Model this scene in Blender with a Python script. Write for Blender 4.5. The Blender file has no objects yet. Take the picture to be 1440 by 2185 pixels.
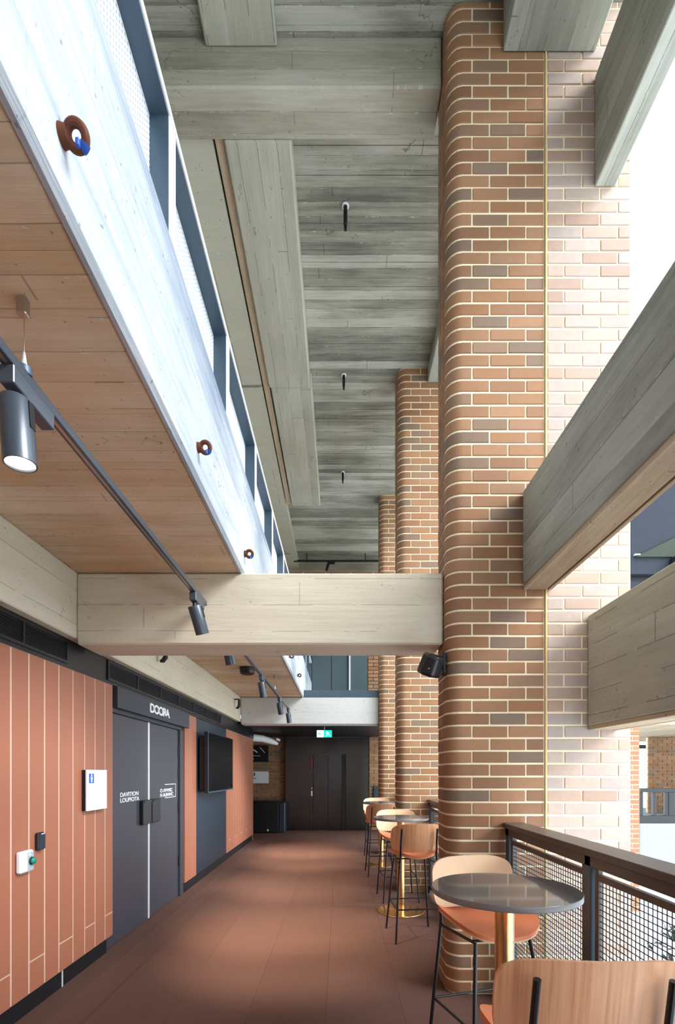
import bpy, math, random
from mathutils import Vector, Matrix
random.seed(7)
R = math.radians; PI = math.pi
SC = bpy.context.scene; COL = SC.collection
F = 1032.0; EYE = 1.55; VX = 725.0; VY = 1648.0     # focal length in px, eye height, vanishing point

# ------------------------------------------------------------------ camera, sky, exposure
cam = bpy.data.cameras.new('camera'); camo = bpy.data.objects.new('camera', cam); COL.objects.link(camo)
camo.location = (0, 0, EYE); camo.rotation_euler = (PI/2, 0, 0)
cam.sensor_fit = 'VERTICAL'; cam.sensor_height = 36.0; cam.sensor_width = 36.0*1440/2185
cam.lens = 36.0*F/2185; cam.shift_y = (VY-1092.5)/2185; cam.shift_x = -(VX-720)/2185
cam.clip_start = 0.05; cam.clip_end = 200
SC.camera = camo
w = bpy.data.worlds.new('sky'); SC.world = w; w.use_nodes = True
bg = w.node_tree.nodes['Background']; bg.inputs[0].default_value = (0.82, 0.92, 1.0, 1); bg.inputs[1].default_value = 2.9
sun = bpy.data.lights.new('sun', 'SUN'); sun.energy = 3.6; sun.angle = R(28); sun.color = (.95, .97, 1.0)
suno = bpy.data.objects.new('sun', sun); COL.objects.link(suno)
suno.rotation_euler = Vector((-.80, .34, -.62)).to_track_quat('-Z', 'Y').to_euler()
SC.view_settings.view_transform = 'Standard'; SC.view_settings.look = 'None'
SC.view_settings.gamma = 1.0; SC.view_settings.use_curve_mapping = False
SC.view_settings.exposure = 0.62
SPOT_W = 290.0

# ------------------------------------------------------------------ helpers
class MB:
    def __init__(s): s.v = []; s.f = []; s.smooth = False
    def add(s, vs, fs):
        o = len(s.v); s.v += [tuple(v) for v in vs]; s.f += [tuple(i+o for i in f) for f in fs]; return s
    def box(s, x0, x1, y0, y1, z0, z1):
        return s.add([(x0,y0,z0),(x1,y0,z0),(x1,y1,z0),(x0,y1,z0),(x0,y0,z1),(x1,y0,z1),(x1,y1,z1),(x0,y1,z1)],
                     [(0,3,2,1),(4,5,6,7),(0,1,5,4),(1,2,6,5),(2,3,7,6),(3,0,4,7)])
    def cbox(s, x0, x1, y0, y1, z0, z1, c=.01):      # box with all edges chamfered
        vs = []; idx = {}
        for ix, X in enumerate((x0, x1)):
            for iy, Y in enumerate((y0, y1)):
                for iz, Z in enumerate((z0, z1)):
                    sx, sy, sz = (1-2*ix)*c, (1-2*iy)*c, (1-2*iz)*c
                    idx[ix,iy,iz] = len(vs)
                    vs += [(X, Y+sy, Z+sz), (X+sx, Y, Z+sz), (X+sx, Y+sy, Z)]
        g = lambda a, b, d, k: idx[a,b,d]+k
        fs = [(g(0,0,0,0),g(0,0,1,0),g(0,1,1,0),g(0,1,0,0)), (g(1,0,0,0),g(1,1,0,0),g(1,1,1,0),g(1,0,1,0)),
              (g(0,0,0,1),g(1,0,0,1),g(1,0,1,1),g(0,0,1,1)), (g(0,1,0,1),g(0,1,1,1),g(1,1,1,1),g(1,1,0,1)),
              (g(0,0,0,2),g(0,1,0,2),g(1,1,0,2),g(1,0,0,2)), (g(0,0,1,2),g(1,0,1,2),g(1,1,1,2),g(0,1,1,2))]
        for a in (0,1):
            for b in (0,1):
                fs.append((g(0,a,b,1),g(1,a,b,1),g(1,a,b,2),g(0,a,b,2)))
                fs.append((g(a,0,b,0),g(a,1,b,0),g(a,1,b,2),g(a,0,b,2)))
                fs.append((g(a,b,0,0),g(a,b,1,0),g(a,b,1,1),g(a,b,0,1)))
        for k in idx: fs.append((idx[k], idx[k]+1, idx[k]+2))
        return s.add(vs, fs)
    def tube(s, pts, r, n=8, cap=True):
        P = [Vector(p) for p in pts]; rings = []; up = None
        for i, p in enumerate(P):
            t = ((P[min(i+1, len(P)-1)]-p).normalized() + (p-P[max(i-1, 0)]).normalized()).normalized()
            a = Vector((0,0,1)) if abs(t.z) < .9 else Vector((1,0,0))
            if up is None: up = (a - t*a.dot(t)).normalized()
            else: up = (up - t*up.dot(t)).normalized()
            b = t.cross(up); rr = r[i] if isinstance(r, (list, tuple)) else r
            rings.append([p + (up*math.cos(2*PI*k/n) + b*math.sin(2*PI*k/n))*rr for k in range(n)])
        vs = [q for g in rings for q in g]; fs = []
        for i in range(len(P)-1):
            for k in range(n): fs.append((i*n+k, i*n+(k+1)%n, (i+1)*n+(k+1)%n, (i+1)*n+k))
        if cap: fs.append(tuple(range(n))[::-1]); fs.append(tuple((len(P)-1)*n+k for k in range(n)))
        return s.add(vs, fs)
    def lathe(s, prof, c=(0,0,0), n=32):             # prof: list of (radius, z)
        vs = [(c[0]+r*math.cos(2*PI*k/n), c[1]+r*math.sin(2*PI*k/n), c[2]+z) for r, z in prof for k in range(n)]
        fs = [(i*n+k, i*n+(k+1)%n, (i+1)*n+(k+1)%n, (i+1)*n+k) for i in range(len(prof)-1) for k in range(n)]
        fs.append(tuple(range(n))[::-1]); fs.append(tuple((len(prof)-1)*n+k for k in range(n)))
        return s.add(vs, fs)
    def prism(s, poly, z0, z1):
        n = len(poly)
        return s.add([(x,y,z0) for x,y in poly]+[(x,y,z1) for x,y in poly],
                     [tuple(range(n))[::-1], tuple(range(n, 2*n))] + [(i,(i+1)%n,n+(i+1)%n,n+i) for i in range(n)])
    def xform(s, M):
        s.v = [tuple(M @ Vector(v)) for v in s.v]; return s
    def mesh(s, name, smooth=None):
        m = bpy.data.meshes.new(name); m.from_pydata(s.v, [], s.f); m.validate(); m.update()
        sm = s.smooth if smooth is None else smooth
        if sm: m.shade_smooth(); m.set_sharp_from_angle(angle=R(35))
        return m
def place(name, me, mat=None, parent=None, smooth=None):
    if isinstance(me, MB): me = me.mesh(name, smooth)
    if mat and not me.materials: me.materials.append(mat)
    o = bpy.data.objects.new(name, me); COL.objects.link(o)
    if parent: o.parent = parent
    return o
def tag(o, label, cat, group=None, kind=None):
    o['label'] = label; o['category'] = cat
    if group: o['group'] = group
    if kind: o['kind'] = kind
    return o
def thing(name, label, cat, loc=(0,0,0), rz=0, group=None):
    o = bpy.data.objects.new(name, None); COL.objects.link(o); o.location = loc; o.rotation_euler = (0,0,rz)
    o.empty_display_size = .1
    return tag(o, label, cat, group)
def struct(name, me, mat, label=None, cat=None):
    o = place(name, me, mat); o['kind'] = 'structure'
    if label: o['label'] = label
    if cat: o['category'] = cat
    return o
def copy_tree(o, parent=None):
    c = o.copy(); COL.objects.link(c); c.parent = parent
    for ch in list(o.children): copy_tree(ch, c)
    return c
def text_mesh(body, size, ext=.002, space=1.0, bold=.018):
    cu = bpy.data.curves.new('lettering', 'FONT'); cu.body = body; cu.size = size; cu.extrude = ext; cu.space_character = space
    cu.align_x = 'LEFT'; cu.offset = size*bold
    o = bpy.data.objects.new('tmp', cu); COL.objects.link(o)
    bpy.context.view_layer.update()
    m = bpy.data.meshes.new_from_object(o.evaluated_get(bpy.context.evaluated_depsgraph_get()))
    bpy.data.objects.remove(o); m.name = 'lettering'; m.materials.clear(); return m

# ------------------------------------------------------------------ materials
def newmat(name, col, rough=.5, metal=0., spec=.5):
    m = bpy.data.materials.new(name); m.use_nodes = True; nt = m.node_tree; b = nt.nodes['Principled BSDF']
    b.inputs['Base Color'].default_value = (*col, 1); b.inputs['Roughness'].default_value = rough
    b.inputs['Metallic'].default_value = metal; b.inputs['Specular IOR Level'].default_value = spec
    return m, nt, b
class N:
    def __init__(s, nt): s.nt = nt
    def n(s, t, **k):
        x = s.nt.nodes.new(t)
        for a, v in k.items(): setattr(x, a, v)
        return x
    def l(s, a, b): s.nt.links.new(a, b)
    def math(s, op, a, b=None, c=None, clamp=False):
        x = s.n('ShaderNodeMath', operation=op); x.use_clamp = clamp
        for i, v in enumerate((a, b, c)):
            if v is None: continue
            if hasattr(v, 'is_output'): s.l(v, x.inputs[i])
            else: x.inputs[i].default_value = v
        return x.outputs[0]
    def mix(s, f, a, b, mode='MIX'):
        x = s.n('ShaderNodeMix', data_type='RGBA', blend_type=mode)
        for i, v in ((0, f), (6, a), (7, b)):
            if hasattr(v, 'is_output'): s.l(v, x.inputs[i])
            elif i == 0: x.inputs[0].default_value = v
            else: x.inputs[i].default_value = (*v, 1)
        return x.outputs[2]
    def noise(s, vec, scale, detail=4, rough=.6):
        x = s.n('ShaderNodeTexNoise'); x.inputs['Scale'].default_value = scale; x.inputs['Detail'].default_value = detail
        x.inputs['Roughness'].default_value = rough; s.l(vec, x.inputs['Vector']); return x.outputs[0]
    def ramp(s, f, stops, interp='LINEAR'):
        x = s.n('ShaderNodeValToRGB'); e = x.color_ramp.elements; x.color_ramp.interpolation = interp
        while len(e) < len(stops): e.new(.5)
        for q, (p, c) in zip(e, stops): q.position = p; q.color = (*c, 1)
        s.l(f, x.inputs[0]); return x.outputs[0]
    def comb(s, a, b, c):
        x = s.n('ShaderNodeCombineXYZ')
        for i, v in enumerate((a, b, c)):
            if hasattr(v, 'is_output'): s.l(v, x.inputs[i])
            else: x.inputs[i].default_value = v
        return x.outputs[0]
    def bump(s, b, h, strength, dist):
        x = s.n('ShaderNodeBump'); x.inputs['Strength'].default_value = strength; x.inputs['Distance'].default_value = dist
        s.l(h, x.inputs['Height']); s.l(x.outputs[0], b.inputs['Normal'])

def concrete(name, along, base, dark, light, stain=None, bw=.14, contrast=1.0, line=.6):
    """board marked concrete: boards run along x, y or z"""
    m, nt, b = newmat(name, base, .8, 0, .25); g = N(nt)
    pos = g.n('ShaderNodeNewGeometry').outputs['Position']; sp = g.n('ShaderNodeSeparateXYZ'); g.l(pos, sp.inputs[0])
    ax = {'x': 0, 'y': 1, 'z': 2}[along]; al = sp.outputs[ax]; oth = [sp.outputs[i] for i in range(3) if i != ax]
    ac = g.math('ADD', oth[0], oth[1])
    wob = g.math('MULTIPLY', g.noise(pos, 1.3, 2), .02)
    acw = g.math('ADD', ac, wob)
    q = g.math('DIVIDE', acw, bw); idx = g.math('FLOOR', q); fr = g.math('FRACT', q)
    wn = g.n('ShaderNodeTexWhiteNoise', noise_dimensions='1D'); g.l(idx, wn.inputs['W']); rnd = wn.outputs[0]
    # butt joints along each board
    bj = g.math('FRACT', g.math('ADD', g.math('DIVIDE', al, 2.2), rnd))
    edge = g.math('MAXIMUM', g.math('LESS_THAN', fr, .028), g.math('GREATER_THAN', bj, .997))
    fineline = g.math('MULTIPLY', edge, g.math('GREATER_THAN', g.noise(pos, 3.0, 2), .47))
    vec = g.comb(g.math('MULTIPLY', al, .9), g.math('MULTIPLY', ac, 14.0), g.math('MULTIPLY', idx, 3.7))
    grain = g.noise(vec, 2.2, 6, .65)
    vec2 = g.comb(g.math('MULTIPLY', al, .8), g.math('MULTIPLY', ac, 3.0), g.math('MULTIPLY', idx, .37))
    blot = g.noise(vec2, 1.6, 5, .6)
    big = g.noise(pos, .9, 3, .5)
    f = g.math('ADD', g.math('ADD', g.math('MULTIPLY', grain, .45), g.math('MULTIPLY', blot, .5)),
               g.math('MULTIPLY', rnd, .22*contrast))
    f = g.math('ADD', f, g.math('MULTIPLY', g.math('SUBTRACT', big, .5), .55))
    f = g.math('ADD', g.math('MULTIPLY', g.math('SUBTRACT', f, .58), 1.9*contrast), .5, clamp=True)
    c = g.ramp(f, [(0, dark), (.5, base), (1, light)])
    if stain:
        sf = g.math('MULTIPLY', g.math('SUBTRACT', g.noise(g.comb(g.math('MULTIPLY', al, .8), g.math('MULTIPLY', ac, 2.2), 4.0), 1.3, 4, .6), .42), 4.0, clamp=True)
        c = g.mix(g.math('MULTIPLY', sf, .75), c, stain)
    pit = g.math('GREATER_THAN', g.noise(pos, 38, 2, .5), .72)
    lm = g.math('MULTIPLY', g.math('GREATER_THAN', g.noise(vec, 5.0, 4), .73), .35)
    c = g.mix(lm, c, (.75, .74, .68))
    drip = g.math('MULTIPLY', g.math('LESS_THAN', fr, .10), g.math('GREATER_THAN', g.noise(g.comb(g.math('MULTIPLY', al, 5.0), g.math('MULTIPLY', ac, 9.0), idx), 3.0, 5, .7), .60))
    c = g.mix(g.math('MULTIPLY', drip, .55*min(1, line+.3)), c, (.66, .66, .60))
    cr = g.n('ShaderNodeTexVoronoi', feature='DISTANCE_TO_EDGE'); cr.inputs['Scale'].default_value = 1.0
    dv = g.comb(g.math('ADD', g.math('MULTIPLY', al, 1.1), g.math('MULTIPLY', g.noise(pos, 4, 4), .8)), g.math('ADD', g.math('MULTIPLY', ac, 3.4), g.math('MULTIPLY', g.noise(pos, 5, 4), 1.2)), 2.0); g.l(dv, cr.inputs['Vector'])
    crm = g.math('MULTIPLY', g.math('LESS_THAN', cr.outputs['Distance'], .0045), g.math('GREATER_THAN', g.noise(pos, 2.1, 3), .60))
    c = g.mix(g.math('MULTIPLY', crm, .55), c, (.09, .08, .065))
    c = g.mix(g.math('MULTIPLY', fineline, line), c, (.05, .045, .035))
    c = g.mix(g.math('MULTIPLY', pit, .5), c, (.07, .06, .05))
    g.l(c, b.inputs['Base Color'])
    h = g.math('SUBTRACT', g.math('ADD', g.math('MULTIPLY', grain, .5), g.math('MULTIPLY', rnd, .5)), g.math('MULTIPLY', edge, .7))
    g.bump(b, h, .55, .012)
    return m

M = {}
M['conc_ceiling'] = concrete('board_marked_concrete_grey', 'x', (.30,.295,.235), (.14,.14,.115), (.50,.49,.42), bw=.115, contrast=1.3)
M['conc_beam'] = concrete('board_marked_concrete_beam', 'x', (.60,.525,.40), (.44,.375,.28), (.74,.68,.56), bw=.19, contrast=.6, line=.35)
M['conc_upper'] = concrete('board_marked_concrete_upper_beam', 'x', (.37,.345,.265), (.21,.195,.15), (.54,.52,.43), bw=.13, contrast=.9, line=.4)
M['conc_warm'] = concrete('board_marked_concrete_stained', 'x', (.62,.475,.33), (.42,.31,.20), (.74,.62,.48), stain=(.58,.36,.19), bw=.13, contrast=1.0, line=.45)
M['conc_rib'] = concrete('board_marked_concrete_rib', 'y', (.44,.43,.34), (.29,.28,.22), (.58,.57,.49), bw=.16, contrast=.7, line=.6)
M['conc_long'] = concrete('board_marked_concrete_long', 'y', (.36,.37,.31), (.20,.205,.17), (.52,.53,.46), bw=.17, contrast=1.0, line=.5)
M['conc_under'] = concrete('board_marked_concrete_tan', 'y', (.48,.37,.25), (.30,.21,.13), (.60,.50,.36), bw=.07, contrast=.9, line=.5)
M['conc_fascia'] = concrete('pale_concrete', 'y', (.36,.40,.45), (.20,.25,.325), (.52,.54,.565), bw=.25, contrast=1.3, line=.12)
M['conc_wallbeam'] = concrete('smooth_concrete_beige', 'y', (.62,.56,.43), (.47,.42,.32), (.74,.69,.57), bw=.24, contrast=.5, line=.3)
M['conc_soffit'] = concrete('smooth_concrete_panel', 'x', (.50,.485,.38), (.40,.385,.30), (.58,.565,.46), bw=1.62, contrast=.45, line=.6)
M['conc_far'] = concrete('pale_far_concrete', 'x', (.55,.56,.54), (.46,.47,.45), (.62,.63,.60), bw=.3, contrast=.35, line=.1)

def brickmat(name, stops, rough=.75):
    m, nt, b = newmat(name, (.3,.15,.08), rough, 0, .3); g = N(nt)
    at = g.n('ShaderNodeAttribute', attribute_name='tone'); oi = g.n('ShaderNodeObjectInfo')
    f = g.math('FRACT', g.math('ADD', at.outputs['Fac'], oi.outputs['Random']))
    c = g.ramp(f, stops)
    pos = g.n('ShaderNodeNewGeometry').outputs['Position']
    n1 = g.noise(pos, 22, 4); n2 = g.noise(pos, 160, 2)
    c = g.mix(g.math('MULTIPLY', n1, .28), c, (.14,.08,.05)); g.l(c, b.inputs['Base Color'])
    g.bump(b, g.math('ADD', n1, n2), .25, .002)
    return m
M['brick'] = brickmat('clay_brick', [(0,(.29,.135,.062)), (.2,(.36,.185,.090)), (.42,(.25,.125,.066)), (.6,(.39,.205,.105)), (.8,(.30,.17,.10)), (.95,(.21,.145,.10)), (1,(.24,.155,.10))])
M['brick_pale'] = brickmat('daylight_tinted_clay_brick', [(0,(.43,.28,.205)), (.25,(.52,.40,.325)), (.5,(.42,.34,.30)), (.75,(.53,.41,.34)), (1,(.40,.265,.20))])  # clay brick with strong daylight put into its colour, paler than the left part
M['brick_far'] = brickmat('orange_clay_brick', [(0,(.38,.13,.055)), (.5,(.44,.17,.08)), (1,(.33,.13,.07))])
def mortarmat(name, c0, c1):
    m, nt, b = newmat(name, c0, .85, 0, .2); g = N(nt)
    pos = g.n('ShaderNodeNewGeometry').outputs['Position']; n1 = g.noise(pos, 7, 4); n2 = g.noise(pos, 90, 3)
    g.l(g.mix(n1, c0, c1), b.inputs['Base Color']); g.bump(b, n2, .5, .004); return m
M['mortar'] = mortarmat('cream_mortar', (.84,.67,.42), (.86,.76,.56))
M['joint'] = mortarmat('yellow_sealant', (.60,.42,.17), (.72,.55,.28))

def simple(name, col, rough=.5, metal=0., spec=.5, var=0., scale=8, bump=0.):
    m, nt, b = newmat(name, col, rough, metal, spec); g = N(nt)
    pos = g.n('ShaderNodeNewGeometry').outputs['Position']; n1 = g.noise(pos, scale, 4)
    if var: g.l(g.mix(n1, tuple(c*(1-var) for c in col), tuple(min(1, c*(1+var)) for c in col)), b.inputs['Base Color'])
    if bump: g.bump(b, n1, bump, .003)
    return m
M['plank'] = simple('terracotta_laminate', (.345,.128,.073), .42, 0, .4, .07, 1.2)
M['plank_gap'] = simple('pale_joint_filler', (.58,.42,.31), .5, 0, .4, .1)
M['black'] = simple('black_paint', (.006,.006,.008), .5, 0, .4, .2)
M['black_metal'] = simple('black_powder_coat', (.007,.008,.011), .34, 0, .5, .2, 30)
M['track'] = simple('dark_satin_track_metal', (.05,.065,.085), .30, .2, .6, .1, 30)
M['bluegrey'] = simple('blue_grey_steel', (.065,.10,.135), .42, .3, .5, .12, 3)
M['door'] = simple('charcoal_door_laminate', (.046,.046,.058), .40, 0, .45, .08, 2)
M['door_head'] = simple('charcoal_panel', (.036,.042,.054), .5, 0, .4, .08, 2)
M['navy'] = simple('dark_navy_panel', (.013,.025,.040), .4, 0, .5, .15, 2)
M['alu'] = simple('bright_aluminium', (.85,.88,.92), .3, .4, .5)
M['white'] = simple('white_paint', (.78,.79,.80), .5, 0, .4, .03)
M['offwhite'] = simple('white_board', (.80,.82,.86), .45, 0, .4, .02)
M['blue'] = simple('blue_sign_ink', (.01,.10,.55), .5)
M['green'] = simple('green_button', (.0,.22,.15), .3)
M['teal'] = simple('teal_button_ring', (.0,.05,.05), .3)
M['greyplate'] = simple('grey_label_plate', (.36,.42,.46), .45)
M['screen'] = simple('tv_glass', (.008,.009,.011), .06, 0, .6)
M['gold'] = simple('brushed_brass', (.86,.58,.27), .22, 1, .5, .06, 60)
M['top'] = simple('grey_polished_stone', (.13,.122,.12), .07, 0, .6, .12, 10)
M['top_edge'] = simple('grey_stone_edge', (.17,.17,.175), .25, 0, .5, .08, 20)
M['cream'] = simple('cream_plywood', (.74,.50,.31), .45, 0, .4, .05, 4)
M['seat'] = simple('orange_seat_upholstery', (.70,.215,.10), .55, 0, .35, .06, 30, .15)
M['rust'] = simple('rusty_steel', (.12,.035,.015), .7, .3, .4, .3, 40, .4)
M['tape'] = simple('blue_tape', (.01,.07,.35), .5)
M['lift'] = simple('dark_bronze_steel', (.085,.085,.085), .2, .9, .5, .1, 4)
M['lift_dark'] = simple('dark_recess', (.02,.018,.016), .4, .5, .5)
M['red'] = simple('red_fire_device', (.25,.01,.01), .4)
M['redbar'] = simple('red_oxide_steel', (.34,.09,.05), .55, 0, .4, .15, 10)
M['steel'] = simple('galvanised_steel', (.45,.40,.34), .35, .9, .5, .1, 40)
M['railcap'] = simple('dark_brown_handrail', (.085,.062,.052), .38, 0, .5, .1, 8)
M['upperglass'] = simple('blue_grey_glazed_door', (.085,.12,.14), .15, .2, .6, .15, 1.5)
M['paleconc'] = simple('pale_render', (.27,.31,.325), .8, 0, .3, .12, 2)
M['darkbox'] = simple('dark_grey_cladding', (.034,.038,.048), .9, 0, .1, .08, 2)
M['lowfloor'] = simple('pale_lower_floor', (.62,.66,.70), .5, 0, .4, .06, 2)
m_, nt_, b_ = newmat('clear_glass', (.9,.95,1), .02); b_.inputs['Transmission Weight'].default_value = 1; M['glass'] = m_
M['shrub'] = simple('dark_foliage', (.02,.03,.018), .7, 0, .3, .4, 20)
# carpet
def carpetmat():
    m, nt, b = newmat('brown_carpet', (.13,.06,.042), .95, 0, .1); g = N(nt)
    pos = g.n('ShaderNodeNewGeometry').outputs['Position']; sp = g.n('ShaderNodeSeparateXYZ'); g.l(pos, sp.inputs[0])
    oi = g.n('ShaderNodeObjectInfo')
    n1 = g.noise(g.comb(g.math('MULTIPLY', sp.outputs[0], 30), g.math('MULTIPLY', sp.outputs[1], 160), 0), 1.0, 4, .7)
    n2 = g.noise(pos, 350, 2)
    f = g.math('ADD', g.math('MULTIPLY', n1, .6), g.math('MULTIPLY', oi.outputs['Random'], .12))
    g.l(g.mix(f, (.085,.043,.033), (.165,.090,.070)), b.inputs['Base Color'])
    g.bump(b, g.math('ADD', n1, n2), .5, .004); return m
M['carpet'] = carpetmat()
def woodmat():
    m, nt, b = newmat('orange_oak_veneer', (.6,.3,.15), .38, 0, .4); g = N(nt)
    tc = g.n('ShaderNodeTexCoord').outputs['Object']; sp = g.n('ShaderNodeSeparateXYZ'); g.l(tc, sp.inputs[0])
    v = g.comb(g.math('MULTIPLY', sp.outputs[0], 75), g.math('MULTIPLY', sp.outputs[1], 8), g.math('MULTIPLY', sp.outputs[2], 1.6))
    n1 = g.noise(v, 1.0, 5, .65)
    g.l(g.ramp(n1, [(.28,(.56,.26,.13)), (.5,(.72,.38,.21)), (.75,(.80,.47,.28))]), b.inputs['Base Color'])
    g.bump(b, n1, .1, .002); return m
M['wood'] = woodmat()
def perfmat():
    m, nt, b = newmat('perforated_white_panel', (.8,.82,.85), .5, 0, .4); g = N(nt)
    pos = g.n('ShaderNodeNewGeometry').outputs['Position']; sp = g.n('ShaderNodeSeparateXYZ'); g.l(pos, sp.inputs[0])
    fy = g.math('SUBTRACT', g.math('FRACT', g.math('MULTIPLY', sp.outputs[1], 45)), .5)
    fz = g.math('SUBTRACT', g.math('FRACT', g.math('MULTIPLY', sp.outputs[2], 45)), .5)
    d = g.math('ADD', g.math('MULTIPLY', fy, fy), g.math('MULTIPLY', fz, fz))
    g.l(g.mix(g.math('LESS_THAN', d, .045), (.80,.83,.86), (.16,.22,.30)), b.inputs['Base Color']); return m
M['perf'] = perfmat()
def emit(name, col, s):
    m, nt, b = newmat(name, col, .4); b.inputs['Emission Color'].default_value = (*col, 1); b.inputs['Emission Strength'].default_value = s; return m
M['lens'] = emit('lit_lamp_lens', (1,.97,.92), 3.0)
M['sign_green'] = emit('lit_green_sign', (.0,.62,.45), .9)
M['sign_white'] = emit('lit_white_sign', (.75,1,.98), 1.0)

# ------------------------------------------------------------------ shell
def slab_mesh(x0, x1, y0, y1, z0, z1): return MB().box(x0, x1, y0, y1, z0, z1)
fl = struct('floor', slab_mesh(-4.2, 1.28, -4, 13.4, -.30, -.012), M['carpet'], 'reddish brown carpet tile floor of the gallery corridor')
tm = MB().box(-.2494, .2494, -.4994, .4994, -.012, 0).mesh('carpet_tile')
k = 0
for i in range(-4, 3):
    for j in range(0, 14):
        x = i*.5+.16; y = j*1.0 + (.5 if i % 2 else 0) + .1
        if x > .95 or (x < -1.95 and y < 11.5): continue
        if x < -1.75 and y < 11: continue
        t = place('carpet_tile', tm, M['carpet'], fl); t.location = (x, y, 0)
edge = MB().box(-2.09, -1.82, -4, 13.4, -.012, -.001).box(.908, 1.28, -4, 13.4, -.012, -.001).box(-1.82,.908,-4,-.2,-.012,-.001)
edge.box(-4.2, -2.09, 11.05, 13.4, -.012, -.001)
place('carpet_border', edge, M['carpet'], fl)
struct('floor', slab_mesh(1.3, 30, -6, 30, -4.3, -4.0), M['lowfloor'], 'pale floor of the atrium far below the railing')

# left wall
wl = struct('wall_left', MB().box(-2.25, -2.045, -4, 11.05, 0, 2.52), M['black'], 'corridor wall clad in terracotta planks')
def xY(x): return 2048.5/(725-x)
joints = [4.232, 4.09, 3.924, 3.766, 3.60, 3.42, 3.254, 3.09, 2.92]
while joints[-1] > .6: joints.append(joints[-1]-.165)
gaps = MB().box(-2.045, -1.9862, .55, 4.228, .135, 2.31).box(-2.045, -1.9862, 8.47, 11.05, .135, 2.31).box(-2.045,-1.995,6.21,6.68,.135,2.31)
place('joint_backing', gaps, M['plank_gap'], wl)
def plank(y0, y1, split, g=.005):
    segs = [(.13, .333-.0025), (.333+.0025, 2.31)] if split else [(.13, 2.31)]
    for z0, z1 in segs: place('plank', MB().cbox(-2.04, -1.985, y0+g, y1-g, z0, z1, .003), M['plank'], wl)
for i in range(len(joints)-1):
    plank(joints[i+1], joints[i], i % 2 == 0, .0052 if i > 4 else .0038)
plank(-4, joints[-1], False)
for y0, y1 in ((6.20, 6.445), (6.445, 6.69)): plank(y0, y1, False, .0012)
y = 8.46
for i in range(15):
    y1 = y + (11.05-8.46)/15; plank(y, y1, i % 3 == 1, .0022); y = y1
place('end_panel', MB().box(-2.25, -1.985, 11.05, 11.08, 0, 2.31), M['plank'], wl)
place('navy_panel', MB().cbox(-2.04, -1.99, 6.70, 8.45, .13, 2.31, .003), M['navy'], wl)
bb = struct('baseboard_left', MB().box(-2.045, -2.008, -4, 4.16, 0, .135), M['black'])
place('skirting_clip', MB().box(-2.01, -2.004, 3.49, 3.503, 0, .13), M['alu'], bb)
struct('baseboard_left', MB().box(-2.045, -2.008, 6.13, 11.08, 0, .135), M['black'])
# black bulkhead with grilles above the planks
tr = struct('trim_1', MB().box(-2.05, -1.975, -4, 11.09, 2.31, 2.52), M['black_metal'], 'black bulkhead strip running above the planks')
def grille(y0, y1):
    fr = MB(); t = .02
    fr.box(-1.975, -1.962, y0, y1, 2.335, 2.355).box(-1.975, -1.962, y0, y1, 2.485, 2.505)
    fr.box(-1.975, -1.962, y0, y0+t, 2.355, 2.485).box(-1.975, -1.962, y1-t, y1, 2.355, 2.485)
    yy = y0+.6
    while yy < y1-.3: fr.box(-1.975, -1.963, yy, yy+.018, 2.355, 2.485); yy += .6
    o = place('grille_frame', fr, M['black_metal'], tr)
    sl = MB()
    for q in range(9):
        z = 2.362+q*.0135; sl.add([(-1.975,y0+t,z+.006),(-1.964,y0+t,z),(-1.964,y1-t,z),(-1.975,y1-t,z+.006),
                                    (-1.975,y0+t,z+.009),(-1.964,y0+t,z+.003),(-1.964,y1-t,z+.003),(-1.975,y1-t,z+.009)],
                                   [(0,3,2,1),(4,5,6,7),(0,1,5,4),(1,2,6,5),(2,3,7,6),(3,0,4,7)])
    s = place('grille_slats', sl, M['black_metal'], o); s['kind'] = 'stuff'
grille(.6, 3.50); grille(4.10, 8.0)
# concrete beam over the bulkhead
struct('wall_left', MB().cbox(-2.4, -1.906, -4, 9.3, 2.52, 3.0, .008), M['conc_wallbeam'], 'beige concrete upstand between bulkhead and ceiling')
# doors
def doorleaf(n, y0, y1, ytext, lines, hy0, hy1, label):
    d = struct('door_%d' % n, MB().cbox(-2.045, -2.026, y0, y1, .008, 2.08, .003), M['door'], label)
    hd = place('door_handle', MB().cbox(-2.026, -1.985, hy0, hy1, 1.015, 1.262, .006), M['black_metal'], d)
    place('handle_lip', MB().box(-1.985, -1.978, hy0+.01, hy1-.01, 1.24, 1.26), M['black_metal'], hd)
    for i, t in enumerate(lines):
        m = text_mesh(t, .056, .001, 1.0, .022); o = place('lettering', m, M['offwhite'], d)
        o.rotation_euler = (PI/2, 0, PI/2); o.location = (-2.0245, ytext, 1.322-.052*i); o.scale = (1.55, 1, 1)
    return d
d1 = doorleaf(1, 4.165, 5.105, 4.455, ['DAVITION', 'LOUPIOTA'], 4.89, 5.105, 'near charcoal leaf of the double door with white lettering')
d2 = doorleaf(2, 5.125, 6.06, 5.45, ['O AVWSC', 'H AUNWC'], 5.135, 5.36, 'far charcoal leaf of the double door with hinges')
fr = MB()
for z in (1.36, 1.38): pass
o_ = MB().box(-2.0255, -2.0245, 5.60, 5.97, 1.405, 1.412).box(-2.0255, -2.0245, 5.60, 5.97, 1.25, 1.257).box(-2.0255, -2.0245, 5.963, 5.97, 1.25, 1.412)
place('lettering_border', o_, M['offwhite'], d2)
for z in (1.75, 1.46, 1.06, .38):
    place('hinge', MB().cbox(-2.03, -2.012, 6.045, 6.085, z, z+.13, .003), M['black_metal'], d2)
place('edge_strip', MB().cbox(-2.03, -2.016, 5.098, 5.128, .01, 2.08, .002), M['alu'], d1)
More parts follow.
